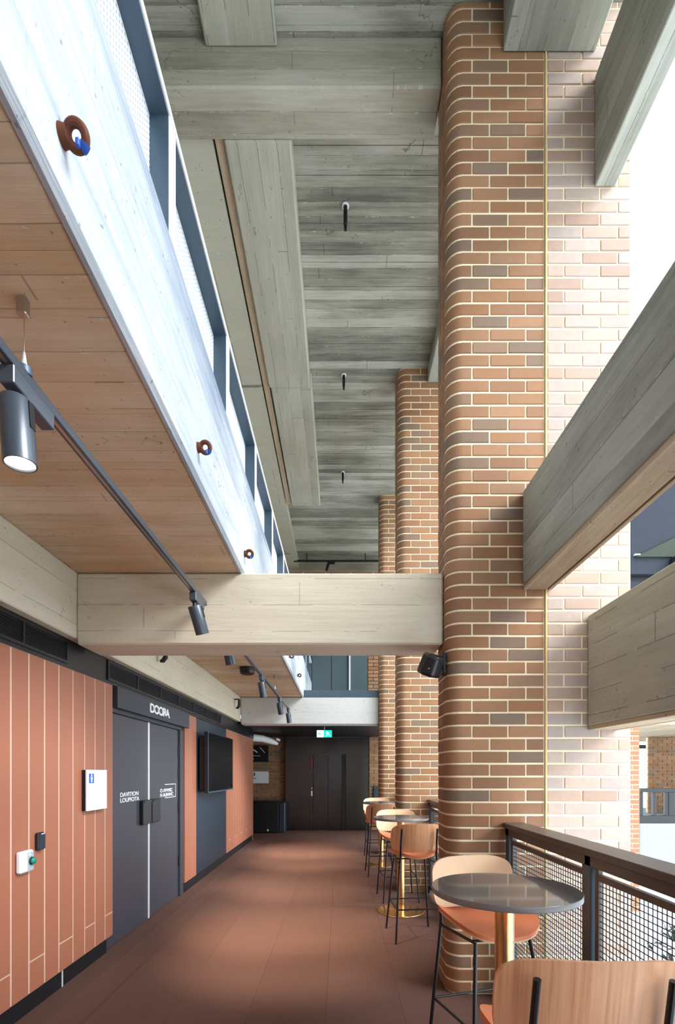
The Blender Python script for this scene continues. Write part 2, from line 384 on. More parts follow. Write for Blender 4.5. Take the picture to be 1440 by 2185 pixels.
struct('trim_2', MB().cbox(-2.045, -2.0, 4.165, 6.12, 2.08, 2.125, .003).cbox(-2.045, -2.0, 6.065, 6.18, 0, 2.08, .003), M['door_head'], 'charcoal frame around the double door')
st = struct('trim_3', MB().cbox(-2.0, -1.955, 4.26, 6.28, 2.12, 2.31, .003), M['door_head'], 'charcoal header panel above the double door with white letters')
o = place('lettering', text_mesh('DOORA', .128, .006, .78, .03), M['white'], st); o.rotation_euler = (PI/2, 0, PI/2); o.location = (-1.952, 4.96, 2.172)
o.scale = (1.38, 1, 1)

# rest of the enclosure
struct('wall_back', MB().box(-4.2, 1.3, -4.2, -4, 0, 7.2), M['white'])
struct('wall_left', MB().box(-4.3, -4.1, -4.2, 13.4, 0, 7.2), M['white'], 'white outer wall behind the lift lobby and upper gallery')
struct('wall_left', MB().box(-4.1, -2.25, 11.0, 11.08, 0, 2.52), M['plank'], 'plank return at the end of the corridor wall')
# lower ceiling with the pale fascia
def strips(x0, x1, y0, y1, z, zt, wmin, wmax, dz, seed):       # board-marked soffit: boards across x with uneven levels
    rnd = random.Random(seed); mb = MB(); y = y0
    while y < y1:
        e = min(y1, y + rnd.uniform(wmin, wmax)); d = rnd.uniform(0, dz)
        mb.box(x0, x1, y, e-.0012, z+d, zt); y = e
    mb.box(x0, x1, y0, y1, z+dz+.004, zt+.001); return mb
struct('ceiling', strips(-4.1, -.72, -4, 11.9, 3.0, 3.4, .12, .17, .003, 1), M['conc_warm'], 'warm stained board-marked soffit over the corridor')
fa = MB(); prof = [(-.735,3.006),(-.73,2.994),(-.712,2.990),(-.695,3.008),(-.693,3.2),(-.695,3.745),(-.70,3.75),(-1.0,3.75),(-1.0,3.006)]
n = len(prof); fa.add([(x,-4,z) for x,z in prof]+[(x,11.9,z) for x,z in prof], [tuple(range(n)), tuple(range(n,2*n))[::-1]]+[(i,n+i,n+(i+1)%n,(i+1)%n) for i in range(n)])
fo = place('fascia_beam', fa, M['conc_fascia']); tag(fo, 'long pale concrete edge beam above the corridor soffit, below the steel slots', 'beam')
# slotted gallery screen
gs = thing('gallery_screen', 'white parapet screen with blue grey steel slots on the long edge beam', 'screen', (-.735, 4, 3.75))
def gpart(name, mb, mat, p=None, off=True):
    if off and p is None: mb.xform(Matrix.Translation((.735, -4, -3.75)))
    return place(name, mb, mat, p or gs)
ks = range(-4, 10)
for k in ks:
    e = 1.976 + .997*k; s = e-.997
    gpart('pier', MB().cbox(-.775, -.695, s, s+.075, 3.75, 4.235, .003), M['white'])
    gpart('jamb', MB().box(-.775, -.699, e-.006, e-.0001, 3.75, 4.229), M['bluegrey'])
    gpart('head_plate', MB().box(-.775, -.699, s+.075, e-.006, 4.229, 4.235), M['bluegrey'])
gpart('back_panel', MB().box(-.79, -.775, -4, 11.9, 3.75, 4.235), M['perf'])
gpart('top_rail', MB().cbox(-.79, -.690, -4, 11.9, 4.235, 4.262, .003), M['white'])

# upper ceilings
c0 = struct('ceiling', strips(-1.02, 2.06, 3.85, 12.3, 6.80, 7.1, .085, .14, .010, 3), M['conc_ceiling'], 'grey board-marked soffit of the high ceiling behind the upper beam')
struct('ceiling', strips(-4.1, 2.06, -4, 3.55, 6.935, 7.2, .09, .15, .008, 4), M['conc_ceiling'], 'grey board-marked soffit of the high ceiling in front of the upper beam')
struct('ceiling', MB().box(-4.1, -1.02, 3.85, 12.3, 6.62, 7.1), M['conc_soffit'], 'smooth beige soffit along the window side of the high ceiling')
b = place('concrete_beam', MB().cbox(-4.1, .749, 3.55, 3.85, 6.58, 7.15, .01), M['conc_upper']); tag(b, 'high concrete crossbeam near the top, crossing to the nearest brick pillar', 'beam')
b = place('ceiling_rib', MB().cbox(-.925, -.39, 3.85, 6.33, 6.575, 6.80, .012), M['conc_rib'])
place('rib_extension', MB().cbox(-.905, -.37, 6.33, 9.14, 6.583, 6.80, .012), M['conc_rib'], b)
place('brown_edge_strip', MB().box(-1.0, -.925, 3.85, 9.14, 6.61, 6.63), M['conc_under'], b)  # brownish strip of the rib, along the left edge of its underside
tag(b, 'long concrete ceiling rib running away behind the high crossbeam', 'beam')
b = place('ceiling_rib', MB().cbox(-.985, -.46, -4, 3.55, 6.87, 6.935, .01), M['conc_rib']); tag(b, 'short concrete ceiling rib at the top edge, in front of the high crossbeam', 'beam')
# lower cross beams
def crossbeam(y0, y1, label, mat):
    bm = MB().cbox(-1.906, .749, y0, y1, 2.476, 2.994, .012)
    return tag(place('concrete_beam', bm, mat), label, 'beam')
crossbeam(3.5, 3.85, 'beige concrete crossbeam over the corridor, carrying the dark speaker end', M['conc_beam'])
crossbeam(9.3, 9.65, 'pale far crossbeam in front of the lift lobby with the exit sign', M['conc_far'])

# lobby shell
struct('ceiling', MB().box(-4.1, 1.28, 9.65, 13.2, 2.50, 2.62), M['black'], 'black soffit of the lift lobby')
struct('floor', MB().box(-.72, 1.28, 9.65, 12.2, 2.9, 2.994), M['paleconc'], 'upper bridge floor at the far end')
up = place('bridge_upstand', MB().cbox(-.69, .749, 9.30, 9.36, 2.995, 3.13, .003), M['bluegrey']); tag(up, 'blue grey steel upstand on the far crossbeam', 'upstand')
lw = struct('wall_far', MB().box(-4.1, 1.9, 13.0, 13.2, 0, 2.50), M['mortar'], 'brick wall of the lift lobby')
uw = struct('wall_far', MB().box(-1.02, 1.9, 12.0, 12.3, 3.0, 6.80).box(-4.1, -1.02, 12.0, 12.3, 3.0, 6.62), M['conc_upper'], 'upper concrete end wall above the lobby')
# glazed doors upstairs
for i, (x0, x1) in enumerate(((-.69, -.22), (-.20, .20), (.27, .66))):
    d = struct('door_%d' % (i+3), MB().cbox(x0, x1, 11.955, 11.99, 3.0, 5.0, .004), M['upperglass'], 'blue grey glazed door on the upper bridge')
    d.name = 'door_%d' % (i+3)
struct('trim_4', MB().box(-.76, -.70, 11.93, 11.99, 3.0, 5.05).box(.205, .225, 11.93, 11.99, 3, 5.05), M['bluegrey'])
struct('trim_5', MB().box(.225, .262, 11.92, 11.99, 3.0, 5.05), M['alu'])

# ------------------------------------------------------------------ bricks
CH = .0894; JT = .014; RAD = .105
def brick_mesh(x0, y0, y1, s0, s1, h=CH-JT, mb=None, z=0., rnd=None):
    """one brick following a pillar outline; s=0 where the front face meets the rounded corner"""
    L = RAD*PI/2; side = (y1-y0) - 2*RAD
    br = [0, L/4, L/2, 3*L/4, L, L+side, L+side+L/3, L+side+2*L/3, L+side+L]
    S = [s0]+[q for q in br if s0+.004 < q < s1-.004]+[s1]
    prof = [(-.03,0),(-.003,0),(0,.003),(0,h-.003),(-.003,h),(-.03,h)]
    vs = []
    for s in S:
        if s <= 0: p, nn = (x0+RAD-s, y0), (0,-1)
        elif s <= L: a = s/RAD; p, nn = (x0+RAD-RAD*math.sin(a), y0+RAD-RAD*math.cos(a)), (-math.sin(a), -math.cos(a))
        elif s <= L+side: p, nn = (x0, y0+RAD+s-L), (-1, 0)
        else: a = (s-L-side)/RAD; p, nn = (x0+RAD-RAD*math.cos(a), y1-RAD+RAD*math.sin(a)), (-math.cos(a), math.sin(a))
        for o, zz in prof: vs.append((p[0]+nn[0]*o, p[1]+nn[1]*o, z+zz))
    fs = []; n = 6
    for i in range(len(S)-1):
        for k in range(5): fs.append((i*n+k, (i+1)*n+k, (i+1)*n+k+1, i*n+k+1)[::-1])
    fs.append(tuple(range(n))[::-1]); fs.append(tuple((len(S)-1)*n+k for k in range(n)))
    mb = mb or MB(); nf = len(mb.f); mb.add(vs, fs); return mb
def outline(x0, x1, y0, y1, off, left=True, right=False):
    r = RAD; P = []
    def arc(cx, cy, a0, a1):
        for i in range(7):
            a = a0+(a1-a0)*i/6; P.append((cx+(r-off)*math.cos(a), cy+(r-off)*math.sin(a)))
    if left: arc(x0+r, y0+r, PI*1.5, PI); arc(x0+r, y1-r, PI, PI/2)
    else: P.extend([(x0, y0+off), (x0, y1-off)])
    P.extend([(x1, y1-off), (x1, y0+off)])
    return P[::-1]
def tones(o, per):           # random tone on every brick of a joined mesh
    me = o.data; a = me.attributes.new('tone', 'FLOAT', 'FACE'); v = []
    for n in per: v += [random.random()]*n
    a.data.foreach_set('value', v[:len(me.polygons)])
def pillar(x0, x1, y0, y1, z1, rows, label, limit=300, bx=None, zlow=0., left=True, mat='brick', keep=None):
    p = thing('brick_pillar', label, 'pillar', (0, 0, 0))
    place('mortar_core', MB().prism(outline(x0, x1, y0, y1, .0055, left), zlow, z1), M['mortar'], p)
    core = x0; x0 = x0 if bx is None else bx; cache = {}; cnt = 0; rest = MB(); per = []
    n = int((z1-zlow)/CH)+1
    for c in range(n):
        z = zlow + c*CH + JT/2
        h = min(CH-JT, z1-z-.004)
        if h < .02: continue
        for s0, s1, vis in rows[c % 2]:
            if vis and cnt < limit and h > CH-JT-.001 and (keep is None or keep(c, z)):
                key = (s0, s1)
                if key not in cache:
                    m = brick_mesh(x0, y0, y1, s0+JT/2, s1-JT/2).mesh('brick', True); cache[key] = m
                o = place('brick', cache[key], M[mat], p); o.location = (random.uniform(-.0008,.0008), 0 if s1 > .01 else random.uniform(-.0025,.0015), z+random.uniform(-.001,.001))
                o.rotation_euler = (0, random.uniform(-.003,.003) if s1 <= .01 else 0, 0); cnt += 1
                if o.rotation_euler[1]:
                    xm = x0+RAD-(s0+s1)/2; a = o.rotation_euler[1]; o.location.z += math.sin(a)*xm
            else:
                k = len(rest.f); brick_mesh(x0, y0, y1, s0+JT/2, s1-JT/2, h, rest, z); per.append(len(rest.f)-k)
    if rest.f:
        o = place('brickwork', rest, M[mat], p, True); o['kind'] = 'stuff'; tones(o, per)
    return p
X0 = .752; A = X0+RAD
def sx(x): return round(A-x, 4)
L_ = RAD*PI/2
ev = [(sx(1.175), sx(.924), True), (sx(1.428), sx(1.175), True), (sx(.924), .205, True), (.205, .30, True), (.30, .562, False)]
od = [(sx(1.300), sx(1.047), True), (sx(1.428), sx(1.300), True), (sx(1.047), .205, True), (.205, .40, True), (.40, .562, False)]
Y1, Y2, Y3 = 3.375, 6.27, 9.15; D = .42
pillar(X0, 1.430, Y1, Y1+D, 6.93, (ev, od), 'nearest and tallest brick pillar, left part with the rounded corner')
# right part, beyond the movement joint
def rrow(js, x0): return [(round(x0-b, 4), round(x0-a, 4), True) for a, b in zip(js, js[1:])]
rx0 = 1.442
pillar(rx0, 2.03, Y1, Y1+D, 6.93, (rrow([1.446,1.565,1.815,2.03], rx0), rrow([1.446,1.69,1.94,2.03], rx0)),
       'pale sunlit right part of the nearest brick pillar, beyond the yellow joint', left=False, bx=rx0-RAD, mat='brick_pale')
js = MB(); zz = 0.
while zz < 6.5:
    h = random.uniform(.12, .3); w_ = random.uniform(.005, .008)
    js.cbox(1.4302, 1.4418, Y1-.007-random.uniform(0,.004), Y1+.05, zz, zz+h, .002); zz += h
tag(place('movement_joint', js, M['joint']), 'vertical yellow sealant joint dividing the nearest brick pillar', 'joint')
ev2 = [(sx(1.175), sx(.924), True), (sx(1.428), sx(1.175), True), (sx(.924), .205, True), (.205, .562, True), (sx(1.68), sx(1.428), False), (sx(2.03), sx(1.68), False)]
od2 = [(sx(1.047), sx(.85) + 0.0, True)]
od2 = [(sx(1.300), sx(1.047), True), (sx(1.55), sx(1.300), False), (sx(1.047), .205, True), (.205, .562, True), (sx(1.80), sx(1.55), False), (sx(2.03), sx(1.80), False)]
pillar(X0, 2.03, Y2, Y2+D, 6.80, (ev2, od2), 'middle brick pillar, second from the camera, behind the small tables')
pillar(X0, 2.03, Y3, Y3+D, 6.80, (ev2, od2), 'farthest and narrowest brick pillar, beside the far crossbeam')
# plain flat brickwork helper
def brickwall(parent, x0, x1, y, z0, z1, pitch=.25, h=CH, name='brickwork', mat='brick', single=False):
    mb = MB(); per = []; c = 0; z = z0
    while z+.03 < z1:
        x = x0 - (pitch/2 if c % 2 else 0)
        while x < x1:
            a, b_ = max(x0, x+.006), min(x1, x+pitch-.006)
            if b_-a > .02:
                zt = min(z1-.002, z+h-JT/2)
                if single:
                    place('brick', MB().cbox(a, b_, y, y+.05, z+JT/2, zt, .003), M[mat], parent)
                else:
                    mb.cbox(a, b_, y, y+.05, z+JT/2, zt, .003); per.append(26)
            x += pitch
        z += h; c += 1
    if not single:
        o = place(name, mb, M[mat], parent); o['kind'] = 'stuff'; tones(o, per); return o
brickwall(lw, -4.1, -1.47, 12.95, 0, 2.49)
brickwall(lw, .79, 1.85, 12.95, 0, 2.49)
brickwall(uw, .70, 1.85, 11.95, 3.0, 5.6)
# pillars across the atrium
p = thing('brick_pillar', 'slim orange brick pillar across the atrium, right of the pale brickwork', 'pillar', (0,0,0))
fx0, fx1, fy = 5.22, 5.48, 8.85
place('mortar_core', MB().box(fx0+.006, fx1-.006, fy+.006, fy+.4, -4, 2.55), M['mortar'], p)
c = 0; z = -1.0
while z < 2.45:
    segs = [(fx0, fx0+.13), (fx0+.142, fx1)] if c % 2 else [(fx0, fx1)]
    for a, b_ in segs: place('brick', MB().cbox(a, b_, fy, fy+.1, z+.006, z+.08, .003), M['brick_far'], p)
    z += CH; c += 1
p = thing('brick_pillar', 'broad dull brick pillar far across the atrium at the right edge', 'pillar', (0,0,0))
place('mortar_core', MB().box(8.32, 10.5, 13.06, 13.15, .46, 2.49), M['mortar'], p)
brickwall(p, 8.3, 10.5, 13.0, .46, 2.49)

# ------------------------------------------------------------------ longitudinal beams right of the corridor
def lbeam(x0, x1, z0, z1, y0, y1, label, under=True, mat='conc_long'):
    o = place('concrete_beam', MB().cbox(x0, x1, y0, y1, z0+.03, z1, .006), M[mat])
    if under: place('soffit_board', MB().cbox(x0+.004, x1-.035, y0, y1, z0, z0+.03, .004), M['conc_under'], o)
    if under: place('edge_lip', MB().cbox(x1-.025, x1, y0, y1, z0-.002, z0+.03, .003), M['conc_under'], o)
    return tag(o, label, 'beam')
E = EYE
lbeam(1.138, 1.78, E+4.99, E+5.75, -4, Y1-.004, 'broad rough beam at the top edge, resting on the nearest pillar', False)
lbeam(1.775, 1.915, E+4.05, E+4.84, -4, Y1-.004, 'steep grey beam in the top right corner', False)
lbeam(1.275, 1.475, E+1.272, E+1.955, -4, Y1-.004, 'large weathered beam rising to the right edge at mid height')
lbeam(1.727, 1.93, E+.294, E+1.09, -4, Y1-.004, 'lowest smooth beam at the right edge, above the railing', True, 'conc_rib')
lbeam(1.138, 1.78, E+5.02, E+5.25, Y1+D+.004, Y2-.004, 'short high beam between the nearest and the middle pillar', False)

struct('ceiling', MB().box(.752, 2.06, 3.551, 3.849, 6.935, 7.2), M['conc_ceiling'], 'strip of grey soffit over the nearest pillar')
# ------------------------------------------------------------------ building across the atrium
ob = thing('cladding_bulkhead', 'dark grey clad bulkhead across the atrium at the right edge', 'building', (0,0,0))
place('cladding', MB().box(5.36, 11, 8.9, 13, 5.2, 7.4), M['darkbox'], ob)
place('dark_soffit', MB().add([(5.42,8.86,5.5),(9,8.86,7.25),(9,8.86,5.5),(5.42,8.9,5.5),(9,8.9,7.25),(9,8.9,5.5)],
     [(0,1,2)[::-1],(3,4,5),(0,3,4,1)[::-1],(0,2,5,3)[::-1],(1,4,5,2)[::-1]]), M['shrub'], ob)
place('edge_trim', MB().box(5.40, 5.50, 8.85, 8.9, 5.53, 5.55), M['alu'], ob)
place('lower_band', MB().box(5.36, 11, 8.95, 13, 3.9, 5.08), M['darkbox'], ob)
place('shadow_gap', MB().box(5.36, 11, 9.0, 13, 5.08, 5.2), M['black'], ob)
place('lamp_housing', MB().cbox(6.05, 6.5, 8.7, 8.9, 5.22, 5.48, .03), M['black'], ob)
bl = place('far_balcony', MB().box(6.2, 12, 9.98, 10.2, -.48, .495), M['paleconc']); tag(bl, 'pale balcony front across the atrium at the right edge', 'balcony')
place('balcony_floor', MB().box(6.2, 14, 10.2, 15, .3, .45), M['paleconc'], bl)
place('balcony_soffit', MB().box(5.48, 14, 9.6, 15, 2.50, 2.75), M['conc_under'], bl)
rl = thing('far_railing', 'dark blue steel railing on the far balcony at the right edge', 'railing', (6.2, 10, .5))
def rp(name, *a): return place(name, MB().cbox(*[v-o for v, o in zip(a, (6.2,6.2,10,10,.5,.5))], .004), M['black_metal'], rl)
rp('handrail', 6.2, 12, 9.96, 10.08, 1.14, 1.22); rp('bottom_rail', 6.2, 12, 9.98, 10.06, .5, .66)
for x in (6.2, 6.47, 6.72, 6.95, 7.3, 7.7, 8.1): rp('post', x, x+.06, 9.98, 10.06, .66, 1.14)
rp('post', 6.78, 6.90, 9.97, 10.07, .66, 1.14)
lb = place('lower_terrace', MB().box(5.6, 14, 9.3, 10, -.9, -.62), M['lowfloor']); tag(lb, 'pale lower terrace edge across the atrium behind the handrail', 'terrace')
gd = thing('glass_facade', 'bright glazed wall with dark transom far across the atrium', 'window', (7.5, 14.9, 0))
place('transom', MB().box(0, 4, 0, .08, 2.28, 2.40), M['navy'], gd)
for x in (0, 1.3, 2.6, 3.9): place('mullion', MB().box(x, x+.07, .0, .08, .451, 2.495), M['navy'], gd)
for x in (.07, 1.37, 2.67): place('pane', MB().box(x, x+1.23, .03, .045, .45, 2.28), M['glass'], gd)

# ------------------------------------------------------------------ railing
def mesh_panel(y0, y1, z0, z1, x, parent):
    mb = MB(); p = .0265; t = .0017
    z = z0+p/2
    while z < z1: mb.box(x-t, x+t, y0, y1, z-t, z+t); z += p
    y = y0+p/2
    while y < y1: mb.box(x+t, x+3*t, y-t, y+t, z0, z1); y += p
    o = place('mesh_infill', mb, M['black_metal'], parent); o['kind'] = 'stuff'; return o
def railing(y0, y1, posts, label, infill='mesh'):
    r = thing('railing', label, 'railing', (1.2, y0, 0))
    def q(name, mb, mat): mb.xform(Matrix.Translation((-1.2, -y0, 0))); return place(name, mb, mat, r)
    q('handrail', MB().cbox(1.135, 1.285, y0, y1, 1.165, 1.20, .003), M['railcap'])
    q('top_channel', MB().cbox(1.15, 1.20, y0, y1, 1.115, 1.165, .003), M['railcap'])
    q('bottom_rail', MB().cbox(1.155, 1.195, y0, y1, .05, .09, .003), M['railcap'])
    for yy in posts:
        q('post', MB().cbox(1.15, 1.21, yy, yy+.055, -.012, 1.165, .003), M['bluegrey'])
    pp = sorted(posts)
    for a, b_ in zip(pp, pp[1:]):
        f = MB().cbox(1.16, 1.185, a+.07, a+.10, .09, 1.115, .003).cbox(1.16, 1.185, b_-.045, b_-.015, .09, 1.115, .003)
        f.cbox(1.16, 1.185, a+.10, b_-.045, 1.06, 1.09, .002).cbox(1.16, 1.185, a+.10, b_-.045, .12, .15, .002)
        fo_ = q('panel_frame', f, M['railcap'])
        if infill == 'mesh':
            m_ = mesh_panel(a+.10-y0, b_-.045-y0, .15, 1.06, 1.172-1.2, fo_)
    return r
railing(-2.25, Y1-.004, [3.30, 2.22, 1.12, .02, -1.08, -2.18], 'dark handrail and wire mesh balustrade beside the near table')
railing(Y1+D+.004, Y2-.004, [Y1+D+.01, 5.02, 6.20], 'dark balustrade seen behind the second table, between pillars')
railing(Y2+D+.004, Y3-.004, [Y2+D+.01, 7.9, 9.08], 'dark balustrade in the farthest bay beside the third table')
# foot curb of the floor edge
struct('trim_6', MB().cbox(1.281, 1.305, -4, Y1-.006, -.30, .02, .003), M['bluegrey'])

# ------------------------------------------------------------------ bar tables
def make_table(label):
    t = thing('bar_table', label, 'table', (0,0,0), 0, 'round bar tables along the pillars')
    tp = place('table_top', MB().lathe([(.285,1.024),(.305,1.024),(.31,1.028),(.31,1.046),(.308,1.05)], n=64), M['top'], t, True)
    tp.data.materials.append(M['top_edge'])
    for f in tp.data.polygons:
        if abs(f.normal.z) < .9 or f.center.z < 1.04: f.material_index = 1
    place('top_plate', MB().cbox(-.11, .11, -.11, .11, 1.012, 1.024, .002), M['black_metal'], t)
    place('column', MB().lathe([(.041,.018),(.041,1.012)], n=32), M['gold'], t, True)
    place('base_disc', MB().lathe([(.25,0),(.26,.003),(.26,.008),(.255,.012),(.06,.018),(.05,.02)], n=48), M['gold'], t, True)
    return t
t1 = make_table('nearest round grey table on a brass column, in front of the pillar')
t1.location = (.714, 2.1, 0)
t2 = copy_tree(t1); t2.location = (.68, 5.4, 0); t2['label'] = 'second round table, on a brass base between the nearest and middle pillars'
t3 = copy_tree(t1); t3.location = (.69, 8.1, 0); t3['label'] = 'farthest round table, beside the middle pillar near the lift lobby'

# ------------------------------------------------------------------ bar stools
def shell(a, bdim, n, zf, th, mapf=None, rings=9, seg=48):
    """rounded plate: superellipse outline a x b, height function zf(u, v)"""
    mb = MB(); vs = []; fs = []
    def pt(r, th_):
        c, s = math.cos(th_), math.sin(th_)
        return (a*r*math.copysign(abs(c)**(2/n), c), bdim*r*math.copysign(abs(s)**(2/n), s))
    for side in (1, 0):
        for i in range(rings+1):
            for k in range(seg):
                r = i/rings if i else .001
                x, y = pt(r if not (side == 0 and i == rings) else r, 2*PI*k/seg); vs.append((x, y, zf(x, y) - (0 if side else th)))
    m = (rings+1)*seg
    for i in range(rings):
        for k in range(seg):
            q = (i*seg+k, (i+1)*seg+k, (i+1)*seg+(k+1)%seg, i*seg+(k+1)%seg); fs.append(q)
            fs.append(tuple(v+m for v in q)[::-1])
    for k in range(seg): fs.append((rings*seg+k, m+rings*seg+k, m+rings*seg+(k+1)%seg, rings*seg+(k+1)%seg))
    fs.append(tuple(range(seg))); fs.append(tuple(range(m, m+seg))[::-1])
    if mapf: vs = [mapf(v) for v in vs]
    mb.add(vs, fs); return mb
def seatz(x, y):
    return .770 + 1.1*x*x*(.5 + .9*max(0, (-y+.2)/.4)) - (max(0, y-.10)**2*1.6) + .12*max(0, -y-.1)
def backmap(v):          # plate drawn in x / z, curved around the sitter
    x, z, d = v
    return (x, -.205 + 1.05*x*x - d + -.17*(z), .945+z)
seat_me = shell(.235, .215, 3.0, seatz, .018).mesh('seat', True)
seat_me.materials.append(M['seat'])
seat_under = shell(.232, .212, 3.0, lambda x, y: seatz(x, y)-.018, .010).mesh('seat_shell', True)
def make_stool(label, wood, bk='far'):
    t = thing('bar_stool', label, 'stool', (0,0,0), 0, 'plywood bar stools at the round tables')
    place('seat', seat_me, None, t)
    s = place('seat_shell', seat_under.copy(), wood, t)
    back = shell(.25, .134, 4.2, lambda x, y: 0, .013, backmap).mesh('backrest', True)
    bo = place('backrest', back, wood, t)
    for sx_ in (-1, 1):
        place('screw', MB().tube([(sx_*.15, -.172, .965), (sx_*.15, -.166, .966)], .006, 10), M['black_metal'], bo)
        # rear leg runs up into the back strap
        place('leg', MB().tube([(sx_*.225,-.235,0),(sx_*.185,-.185,.60),(sx_*.175,-.178,.72)], .0095, 10), M['black_metal'], t, True)
        place('back_strap', MB().tube([(sx_*.175,-.178,.72),(sx_*.17,-.190,.78),(sx_*.168,-.196,.90),(sx_*.166,-.222,1.035)], .010, 10), M['black_metal'], t, True)
        place('leg', MB().tube([(sx_*.215,.215,0),(sx_*.165,.15,.62),(sx_*.155,.135,.712)], .0095, 10), M['black_metal'], t, True)
        place('under_rail', MB().tube([(sx_*.175,-.178,.712),(sx_*.155,.135,.712)], .008, 8), M['black_metal'], t, True)
        place('footrest', MB().tube([(sx_*.205,-.21,.30),(sx_*.19,.183,.30)], .007, 8), M['black_metal'], t, True)
    place('footrest', MB().tube([(-.19,.183,.30),(.19,.183,.30)], .007, 8), M['black_metal'], t, True)
    place('footrest', MB().tube([(-.205,-.21,.30),(.205,-.21,.30)], .007, 8), M['black_metal'], t, True)
    place('under_rail', MB().tube([(-.155,.10,.710),(.155,.10,.710)], .008, 8), M['black_metal'], t, True)
    return t
sB = make_stool('nearest bar stool, seen from behind, orange veneer back with black straps', M['wood'])
sB.location = (.665, 1.42, 0); sB.rotation_euler = (0, 0, R(-2))
sA = make_stool('cream-backed bar stool with orange seat behind the nearest table', M['cream'])
sA.location = (.775, 2.54, 0); sA.rotation_euler = (0, 0, R(196))
sC = copy_tree(sB); sC.location = (.70, 4.62, 0); sC.rotation_euler = (0,0,R(7)); sC['label'] = 'orange-backed bar stool standing before the second table, half hidden by the pillar'
sD = copy_tree(sA); sD.location = (.715, 5.95, 0); sD.rotation_euler = (0,0,R(184)); sD['label'] = 'cream-backed bar stool behind the second table'
sE = copy_tree(sB); sE.location = (.63, 7.42, 0); sE.rotation_euler = (0,0,R(4)); sE['label'] = 'orange-backed bar stool before the farthest table'
sF = copy_tree(sA); sF.location = (.68, 8.75, 0); sF.rotation_euler = (0,0,R(180)); sF['label'] = 'cream-backed bar stool behind the farthest table'

# ------------------------------------------------------------------ track lights
TX, TZ = -.965, EYE+1.20
def track(y0, y1, wires, label):
    t = thing('light_track', label, 'track', (TX, y0, TZ))
    place('rail', MB().cbox(-.018, .018, 0, y1-y0, -.014, .018, .002), M['track'], t)
    place('slot', MB().box(-.006, .006, .01, y1-y0-.01, -.0150, -.0135), M['steel'], t)
    for wy in wires:
        y = wy-y0
        place('suspension_wire', MB().tube([(0,y,.03),(0,y,3.0-TZ-.05)], .0012, 6), M['steel'], t)
        place('wire_grip', MB().tube([(0,y,.014),(0,y,.05),(0,y,.085)], [.009,.008,.003], 10), M['alu'], t)
        place('ceiling_anchor', MB().cbox(-.02, .012, y-.012, y+.012, 3.0-TZ-.055, 3.0-TZ, .004), M['steel'], t)
        place('track_clip', MB().lathe([(.022,.0),(.022,.022),(.012,.026)], (0,y,.014), 14), M['bluegrey'], t, True)
    return t
track(-2.6, 3.45, [1.479, -.8], 'near black lighting track hanging on wires below the warm soffit')
track(3.92, 9.2, [4.6, 7.2], 'far black lighting track beyond the beige crossbeam')
def spot_head(y, lx, ly, label, n=32, power=1.0):
    t = thing('spotlight', label, 'spotlight', (TX, y, TZ-.0155), 0, 'cylinder spotlights on the ceiling tracks')
    place('adaptor', MB().cbox(-.022, .022, -.07, .13, -.055, 0, .003), M['track'], t)
    place('stem', MB().tube([(0,-.03,-.055),(0,-.03,-.085)], .012, 12), M['black_metal'], t, True)
    d = Vector((math.sin(lx), math.sin(ly), -1)).normalized()
    rot = Vector((0,0,-1)).rotation_difference(d).to_matrix().to_4x4()
    piv = Matrix.Translation((0, -.03, -.078))
    body = MB().lathe([(.042,0),(.045,-.006),(.045,-.186),(.0405,-.186),(.0405,-.176)], n=n).xform(piv @ rot)
    # turn faces outwards whatever the profile order
    bo = place('lamp_body', body, M['track'], t, True)
    ln = MB().lathe([(.0400,-.1800),(.0400,-.1772)], n=n).xform(piv @ rot); place('lens', ln, M['lens'], t, True)
    sd = MB().box(.030, .0465, -.012, .012, -.085, -.01).xform(piv @ rot); place('side_bracket', sd, M['black'], t)
    L = bpy.data.lights.new('spot_lamp', 'SPOT'); L.energy = SPOT_W*power; L.color = (1, .80, .58); L.spot_size = R(56); L.spot_blend = .9; L.shadow_soft_size = .035
    lo = bpy.data.objects.new('spot_lamp', L); COL.objects.link(lo); lo.parent = t
    lo.location = piv @ (d*.195); lo.rotation_euler = d.to_track_quat('-Z', 'Y').to_euler()
    return t
spot_head(1.47, R(3), R(2), 'large black spotlight at the left edge on the near track')
spot_head(3.24, R(12), R(24), 'small black spotlight at the far end of the near track')
spot_head(4.15, R(8), R(20), 'spotlight just showing under the beige crossbeam, first on the far track', 24)
spot_head(5.96, R(8), R(18), 'spotlight second on the far track, beside the round ceiling speaker', 24)
spot_head(7.72, R(8), R(18), 'spotlight third on the far track', 24)
spot_head(9.05, R(6), R(12), 'spotlight at the far end of the far track', 24)

# ------------------------------------------------------------------ small fittings
def eyebolt(y, label, tilt=-.55):
    z = 3.135; t = thing('eye_bolt', label, 'eye bolt', (-.693, y, z), 0, 'rusty eye bolts on the edge beam')
    place('collar', MB().tube([(0,0,0),(.018,0,0)], [.024,.020], 16), M['rust'], t, True)
    ring = MB(); ct, st_ = math.cos(tilt), math.sin(tilt); rr = .0225
    pts = [(.037-rr*math.cos(q), rr*math.sin(q)*st_, rr*math.sin(q)*ct) for q in [2*PI*i/24 for i in range(25)]]
    place('ring', ring.tube(pts, .0105, 10), M['rust'], t, True)
    pts = [(.037-rr*math.cos(q), rr*math.sin(q)*st_, rr*math.sin(q)*ct) for q in [R(v) for v in (-150,-140,-130,-120,-110)]]
    place('tape', MB().tube(pts, .0118, 10), M['tape'], t, True)
    place('tape_end', MB().cbox(.040,.050,-.014,-.004,-.038,-.018,.002), M['tape'], t)
    return t
eyebolt(1.205, 'large rusty eye bolt with blue tape, nearest on the pale edge beam')
eyebolt(2.36, 'middle rusty eye bolt with blue tape on the pale edge beam', -.4)
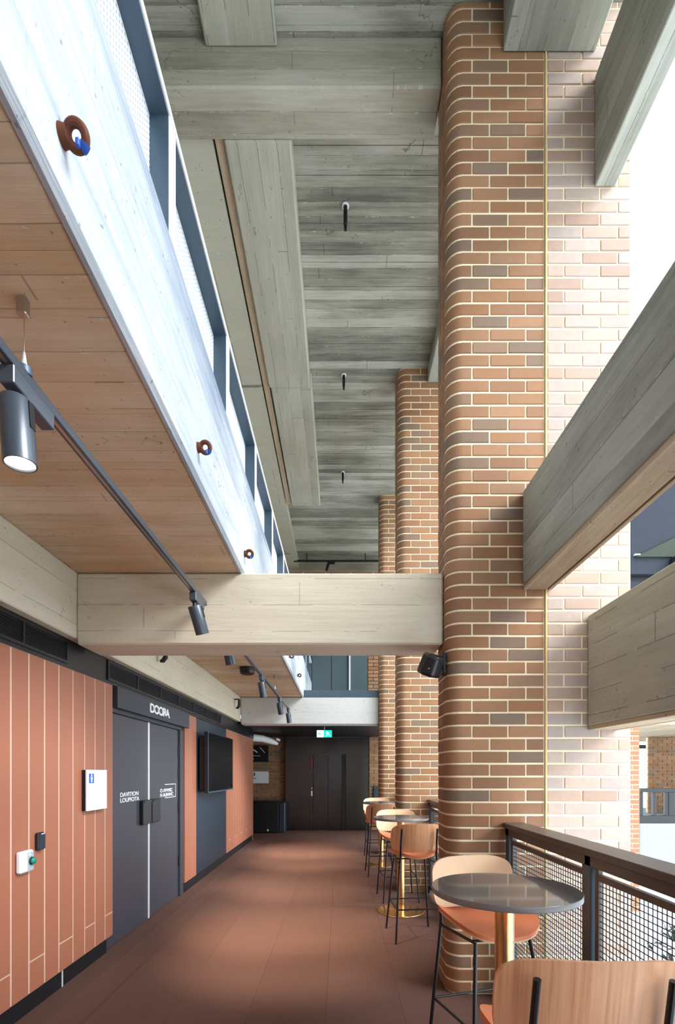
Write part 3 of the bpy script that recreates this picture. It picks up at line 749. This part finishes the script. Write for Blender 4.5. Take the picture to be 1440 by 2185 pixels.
eyebolt(3.51, 'third rusty eye bolt, just above the beige crossbeam', -.4)
eyebolt(6.6, 'small eye bolt on the far edge beam seen under the crossbeam', -.4)
eyebolt(7.9, 'smallest eye bolt at the far end of the edge beam', -.4)
for y, ln, lb_ in ((4.48, .225, 'nearest black pipe dropper hanging from the grey ceiling'), (6.39, .19, 'middle black pipe dropper hanging from the grey ceiling'), (8.46, .19, 'farthest black pipe dropper hanging from the grey ceiling')):
    t = thing('pipe_dropper', lb_, 'pipe', (.052, y, 6.80), 0, 'pipe droppers on the high ceiling')
    place('flange', MB().lathe([(.034,0),(.034,-.008),(.018,-.01)], n=20), M['white'], t, True)
    place('pipe', MB().lathe([(.018,-.008),(.018,-ln+.05),(.013,-ln+.045),(.013,-ln+.02)], n=14), M['black'], t, True)
    place('nozzle', MB().lathe([(.006,-ln+.02),(.006,-ln+.006),(.014,-ln+.004),(.014,-ln)], n=12), M['black'], t, True)
# ceiling speaker drum
t = thing('ceiling_drum', 'round black ceiling speaker beside the far lighting track', 'speaker', (-1.28, 6.69, 3.0))
place('housing', MB().lathe([(.105,0),(.105,-.03),(.10,-.085),(.085,-.092)], n=32), M['black_metal'], t, True)
place('cover', MB().lathe([(.082,-.0915),(.080,-.095)], n=32), M['black'], t, True)
# wall brackets on the beige upstand
for y, lb_ in ((5.05, 'black bracket on the beige upstand peeking under the crossbeam'), (8.74, 'black hooked bracket on the far beige upstand')):
    t = thing('wall_bracket', lb_, 'bracket', (-1.905, y, 2.80), 0, 'black brackets on the concrete upstand')
    place('arm', MB().cbox(0, .09, -.015, .015, .06, .08, .003), M['black'], t)
    place('hook', MB().tube([(.085,0,.065),(.085,0,-.05),(.06,0,-.085),(.03,0,-.09)], [.02,.026,.024,.014], 12), M['black'], t, True)
# dark loudspeaker on the pillar
t = thing('loudspeaker', 'faceted black loudspeaker on the pillar corner under the crossbeam', 'speaker', (.64, 3.42, 2.31))
pr = [(-.085,.0),(-.05,-.09),(.03,-.1),(.09,-.03),(.09,.07),(-.02,.09)]
sb = MB().prism([(x, y) for x, y in pr], -.075, .075)
sb.v = [(v[0]*(1 if v[2] < 0 else .9), v[1], v[2]) for v in sb.v]
M3 = Matrix.Rotation(R(18), 4, 'Y') @ Matrix.Rotation(R(20), 4, 'X')
me = sb.xform(M3).mesh('housing')
o = place('housing', me, M['black_metal'], t)
bv = o.modifiers.new('bevel', 'BEVEL'); bv.width = .022; bv.segments = 3
place('bracket_arm', MB().tube([(.06,.0,.02),(.108,.02,.02)], .018, 12), M['black'], t, True)
place('bracket_plate', MB().cbox(.09, .111, -.0, .09, -.06, .09, .004), M['black'], t)
place('status_light', MB().tube([(-.03,-.108,-.05),(-.03,-.112,-.05)], .003, 8), M['white'], t)

# left wall fittings
t = thing('wall_sign', 'square white sign with a small blue pictogram on the terracotta planks', 'sign', (-1.985, 3.72, 1.25))
place('spacer', MB().box(0, .028, .0, .318, .002, .318), M['black'], t)
place('board', MB().cbox(.028, .040, 0, .32, 0, .32, .002), M['offwhite'], t)
place('pictogram_field', MB().box(.040, .0412, .03, .105, .215, .29), M['blue'], t)
fig = MB().lathe([(.010,0),(.010,.001)], n=14).xform(Matrix.Translation((.0412,.068,.276)) @ Matrix.Rotation(PI/2,4,'Y'))
fig.add([(.0412,.052,.264),(.0412,.084,.264),(.0412,.079,.24),(.0412,.076,.222),(.0412,.060,.222),(.0412,.057,.24),
         (.0422,.052,.264),(.0422,.084,.264),(.0422,.079,.24),(.0422,.076,.222),(.0422,.060,.222),(.0422,.057,.24)],
        [(0,1,2,3,4,5),(6,7,8,9,10,11)]+[(i,(i+1)%6,6+(i+1)%6,6+i) for i in range(6)])
place('pictogram', fig, M['offwhite'], t)
t = thing('card_reader', 'small black card reader on the terracotta planks', 'card reader', (-1.985, 3.18, 1.04))
place('housing', MB().cbox(0, .028, -.036, .036, 0, .115, .008), M['black_metal'], t)
place('face', MB().cbox(.028, .032, -.028, .03, .006, .108, .001), M['navy'], t)
place('indicator', MB().box(.030, .0335, -.015, .02, .104, .109), M['white'], t)
t = thing('exit_button', 'white box with a round green push button on the nearest planks', 'button', (-1.985, 3.02, .924))
place('housing', MB().cbox(0, .036, -.065, .067, 0, .136, .010), M['white'], t)
place('label_plate', MB().cbox(.036, .038, .0, .058, .012, .125, .0008), M['greyplate'], t)
place('plate_window', MB().box(.038, .0386, .008, .028, .105, .117), M['white'], t)
bt = MB().lathe([(.026,0),(.026,.006),(.022,.012)], n=24).xform(Matrix.Translation((.038,.034,.068)) @ Matrix.Rotation(PI/2,4,'Y'))
place('button_ring', bt, M['teal'], t, True)
bt = MB().lathe([(.021,.008),(.021,.018),(.017,.023),(.008,.026)], n=24).xform(Matrix.Translation((.038,.034,.068)) @ Matrix.Rotation(PI/2,4,'Y'))
place('push_button', bt, M['green'], t, True)
# television
t = thing('television', 'large black wall television on the dark navy panel', 'television', (-1.99, 6.74, 1.26))
place('wall_mount', MB().box(0, .10, .10, .20, .15, .72).box(0, .10, 1.1, 1.2, .15, .72), M['black'], t)
tv = place('housing', MB().cbox(.10, .155, 0, 1.56, 0, .86, .004), M['black_metal'], t)
place('screen', MB().box(.155, .1565, .014, 1.546, .02, .846), M['screen'], tv)
place('bezel', MB().cbox(.150, .158, 0, .012, 0, .86, .001).cbox(.150, .158, 0, 1.56, 0, .014, .001), M['bluegrey'], tv)
place('side_box', MB().box(.03, .10, .02, .06, .04, .80), M['black'], t)

# lift
lf = thing('lift', 'dark bronze steel lift front at the end of the corridor', 'lift', (-.346, 12.99, 0))
place('surround', MB().box(-1.10, -.372, -.11, 0, 0, 2.48).box(.51, 1.10, -.11, 0, 0, 2.48).box(-.372, .51, -.11, 0, 2.03, 2.48), M['lift'], lf)
place('trim', MB().box(-1.13, -1.10, -.14, 0, 0, 2.5).box(1.10, 1.13, -.14, 0, 0, 2.5), M['lift_dark'], lf)
place('door_panel', MB().cbox(-.36, .03, -.06, -.02, .01, 2.02, .003), M['lift'], lf)
place('door_panel', MB().cbox(.035, .40, -.07, -.03, .01, 2.02, .003), M['lift'], lf)
place('jamb', MB().box(.40, .51, -.10, -.02, 0, 2.03), M['lift_dark'], lf)
ci = place('indicator', MB().cbox(-.43, -.388, -.135, -.11, 1.62, 1.95, .004), M['red'], lf)
cb = place('call_plate', MB().cbox(-.42, -.388, -.125, -.11, .92, 1.06, .003), M['white'], lf)
place('call_button', MB().cbox(-.408, -.396, -.128, -.11, 1.10, 1.16, .002), M['white'], lf)
# signs and cabinet in the lobby
t = thing('wall_sign', 'black sign with white strokes on the lobby brick wall', 'sign', (-2.36, 12.94, 1.83))
place('board', MB().cbox(0, .45, -.02, 0, 0, .44, .002), M['black'], t)
def stroke(a, b_, wd, p): 
    a = Vector(a); b_ = Vector(b_); n_ = (b_-a).normalized(); q = Vector((-n_.y, n_.x))*wd/2
    P = [a+q, b_+q, b_-q, a-q]
    return place('stroke', MB().add([(v.x, -.022, v.y) for v in P]+[(v.x, -.0205, v.y) for v in P], [(0,1,2,3),(7,6,5,4),(0,4,5,1),(1,5,6,2),(2,6,7,3),(3,7,4,0)]), M['offwhite'], p)
stroke((.03,.34),(.16,.25),.03,t); stroke((.22,.39),(.36,.24),.014,t); stroke((.02,.165),(.24,.16),.012,t); stroke((.03,.08),(.06,.08),.035,t)
t = thing('wall_sign', 'grey white sign with a small dark pictogram below the black sign', 'sign', (-2.34, 12.94, 1.26))
place('board', MB().cbox(0, .44, -.015, 0, 0, .315, .002), M['offwhite'], t)
place('pictogram', MB().box(.04, .07, -.018, -.015, .20, .28).box(.03, .11, -.018, -.015, .12, .135), M['black'], t)
t = thing('cabinet', 'low black cabinet standing against the lobby brick wall', 'cabinet', (-2.0, 12.55, 0))
place('body', MB().cbox(-.85, .44, -.26, .28, .02, .79, .006), M['black'], t)
place('top', MB().cbox(-.87, .47, -.28, .29, .79, .82, .004), M['black_metal'], t)
place('side_panel', MB().cbox(.44, .60, -.20, .26, .0, .785, .02), M['navy'], t)
place('lock', MB().cbox(.15, .19, -.268, -.26, .06, .10, .002), M['white'], t)
place('plinth', MB().box(-.82, .42, -.22, .25, 0, .02), M['black'], t)
# exit sign
t = thing('exit_sign', 'lit green and white running figure exit sign hanging in the lobby', 'sign', (-.32, 10.0, 2.27))
place('housing', MB().cbox(-.16, .16, 0, .03, 0, .155, .003), M['black_metal'], t)
place('white_half', MB().box(-.155, -.015, -.003, 0, .005, .15), M['sign_white'], t)
place('green_half', MB().box(-.015, .155, -.003, 0, .005, .15), M['sign_green'], t)
fg = MB().lathe([(.014,0),(.014,.001)], n=12).xform(Matrix.Translation((.055,-.0035,.118)) @ Matrix.Rotation(PI/2,4,'X'))
def limb(mb, a, b_, wd, y=-.0045):
    a = Vector(a); b_ = Vector(b_); n_ = (b_-a).normalized(); q = Vector((-n_.y, n_.x))*wd/2; P = [a+q, b_+q, b_-q, a-q]
    mb.add([(v.x, y, v.y) for v in P]+[(v.x, -.003, v.y) for v in P], [(0,1,2,3),(7,6,5,4),(0,4,5,1),(1,5,6,2),(2,6,7,3),(3,7,4,0)])
limb(fg,(.06,.105),(.075,.065),.028); limb(fg,(.075,.068),(.045,.04),.014); limb(fg,(.045,.045),(.03,.02),.011); limb(fg,(.078,.068),(.105,.05),.014); limb(fg,(.105,.05),(.12,.022),.011)
limb(fg,(.06,.10),(.028,.085),.010); limb(fg,(.065,.10),(.10,.09),.010)
place('running_figure', fg, M['sign_white'], t)
ar = MB(); limb(ar,(-.06,.077),(-.11,.077),.018); ar.add([(-.105,-.0045,.105),(-.105,-.0045,.05),(-.135,-.0045,.077)],[(0,1,2)]); place('arrow', ar, M['sign_green'], t)
place('hanger', MB().tube([(0,.015,.155),(0,.015,.23)], .008, 8), M['steel'], t)
# white duct with little lamp at corridor end
t = thing('white_duct', 'white curved duct end with a small lamp at the end of the corridor wall', 'duct', (-1.98, 11.3, 2.39))
place('duct', MB().tube([(-.15,.0,-.02),(.12,.3,-.03),(.32,.55,-.09),(.42,.7,-.13)], [.09,.085,.07,.04], 14), M['white'], t, True)
place('lamp', MB().tube([(.42,.55,-.02),(.5,.6,-.05)], [.03,.035], 12), M['white'], t, True)
# small blue-grey box right of lift
tag(place('wall_box', MB().cbox(.90, 1.06, 12.87, 12.949, .82, 1.18, .006), M['navy']), 'small dark blue box on the brick right of the lift', 'box')
# rail and red strip on the upper end wall
t = thing('light_track', 'thin black track with one lamp high on the upper end wall', 'track', (0, 11.6, 6.62))
place('rail', MB().cbox(-1.1, .99, -.02, .02, -.02, .02, .002), M['black_metal'], t)
place('lamp_body', MB().tube([(-.28,0,-.03),(-.28,-.01,-.09),(-.32,-.03,-.24)], [.02,.035,.03], 12), M['black_metal'], t, True)
place('side_arm', MB().box(-.28, -.12, -.02, .02, -.07, -.03), M['black_metal'], t)
place('drop_arm', MB().cbox(.95, .985, -.02, .02, -.22, .0, .003), M['black_metal'], t)
place('hanger', MB().box(-.8,-.78,-.01,.01,.02,.18).box(.6,.62,-.01,.01,.02,.18), M['black_metal'], t)
rs = place('red_beam', MB().cbox(-1.3, 1.2, 11.80, 11.90, 6.33, 6.43, .004), M['redbar']); tag(rs, 'red oxide steel strip high on the upper end wall', 'beam')
for x in (-.9, -.35, .25, .8): place('clip', MB().box(x, x+.02, 11.795, 11.80, 6.33, 6.42), M['white'], rs)
for x in (-1.2, 1.1): place('end_bracket', MB().box(x, x+.05, 11.90, 12.0, 6.34, 6.42), M['redbar'], rs)
# planting far below, seen through the mesh
rnd = random.Random(5); sh = MB()
for i in range(420):
    c = Vector((rnd.gauss(6.5,.3), rnd.gauss(8.7,.35), -3.3+rnd.uniform(0,1.9))); a = Vector((rnd.uniform(-1,1),rnd.uniform(-1,1),rnd.uniform(-.4,1))).normalized()*rnd.uniform(.2,.45)
    s_ = a.cross(Vector((0,0,1))).normalized()*.05
    sh.add([c, c+a*.5+s_, c+a, c+a*.5-s_], [(0,1,2,3)])
t = thing('potted_shrub', 'dark leafy shrub on the lower floor, glimpsed through the wire mesh', 'plant', (0,0,0))
fo2 = place('foliage', sh, M['shrub'], t); fo2['kind'] = 'stuff'
place('planter', MB().prism([(6.5+.45*math.cos(a), 8.7+.45*math.sin(a)) for a in [2*PI*i/20 for i in range(20)]], -4.0, -3.3), M['black'], t)
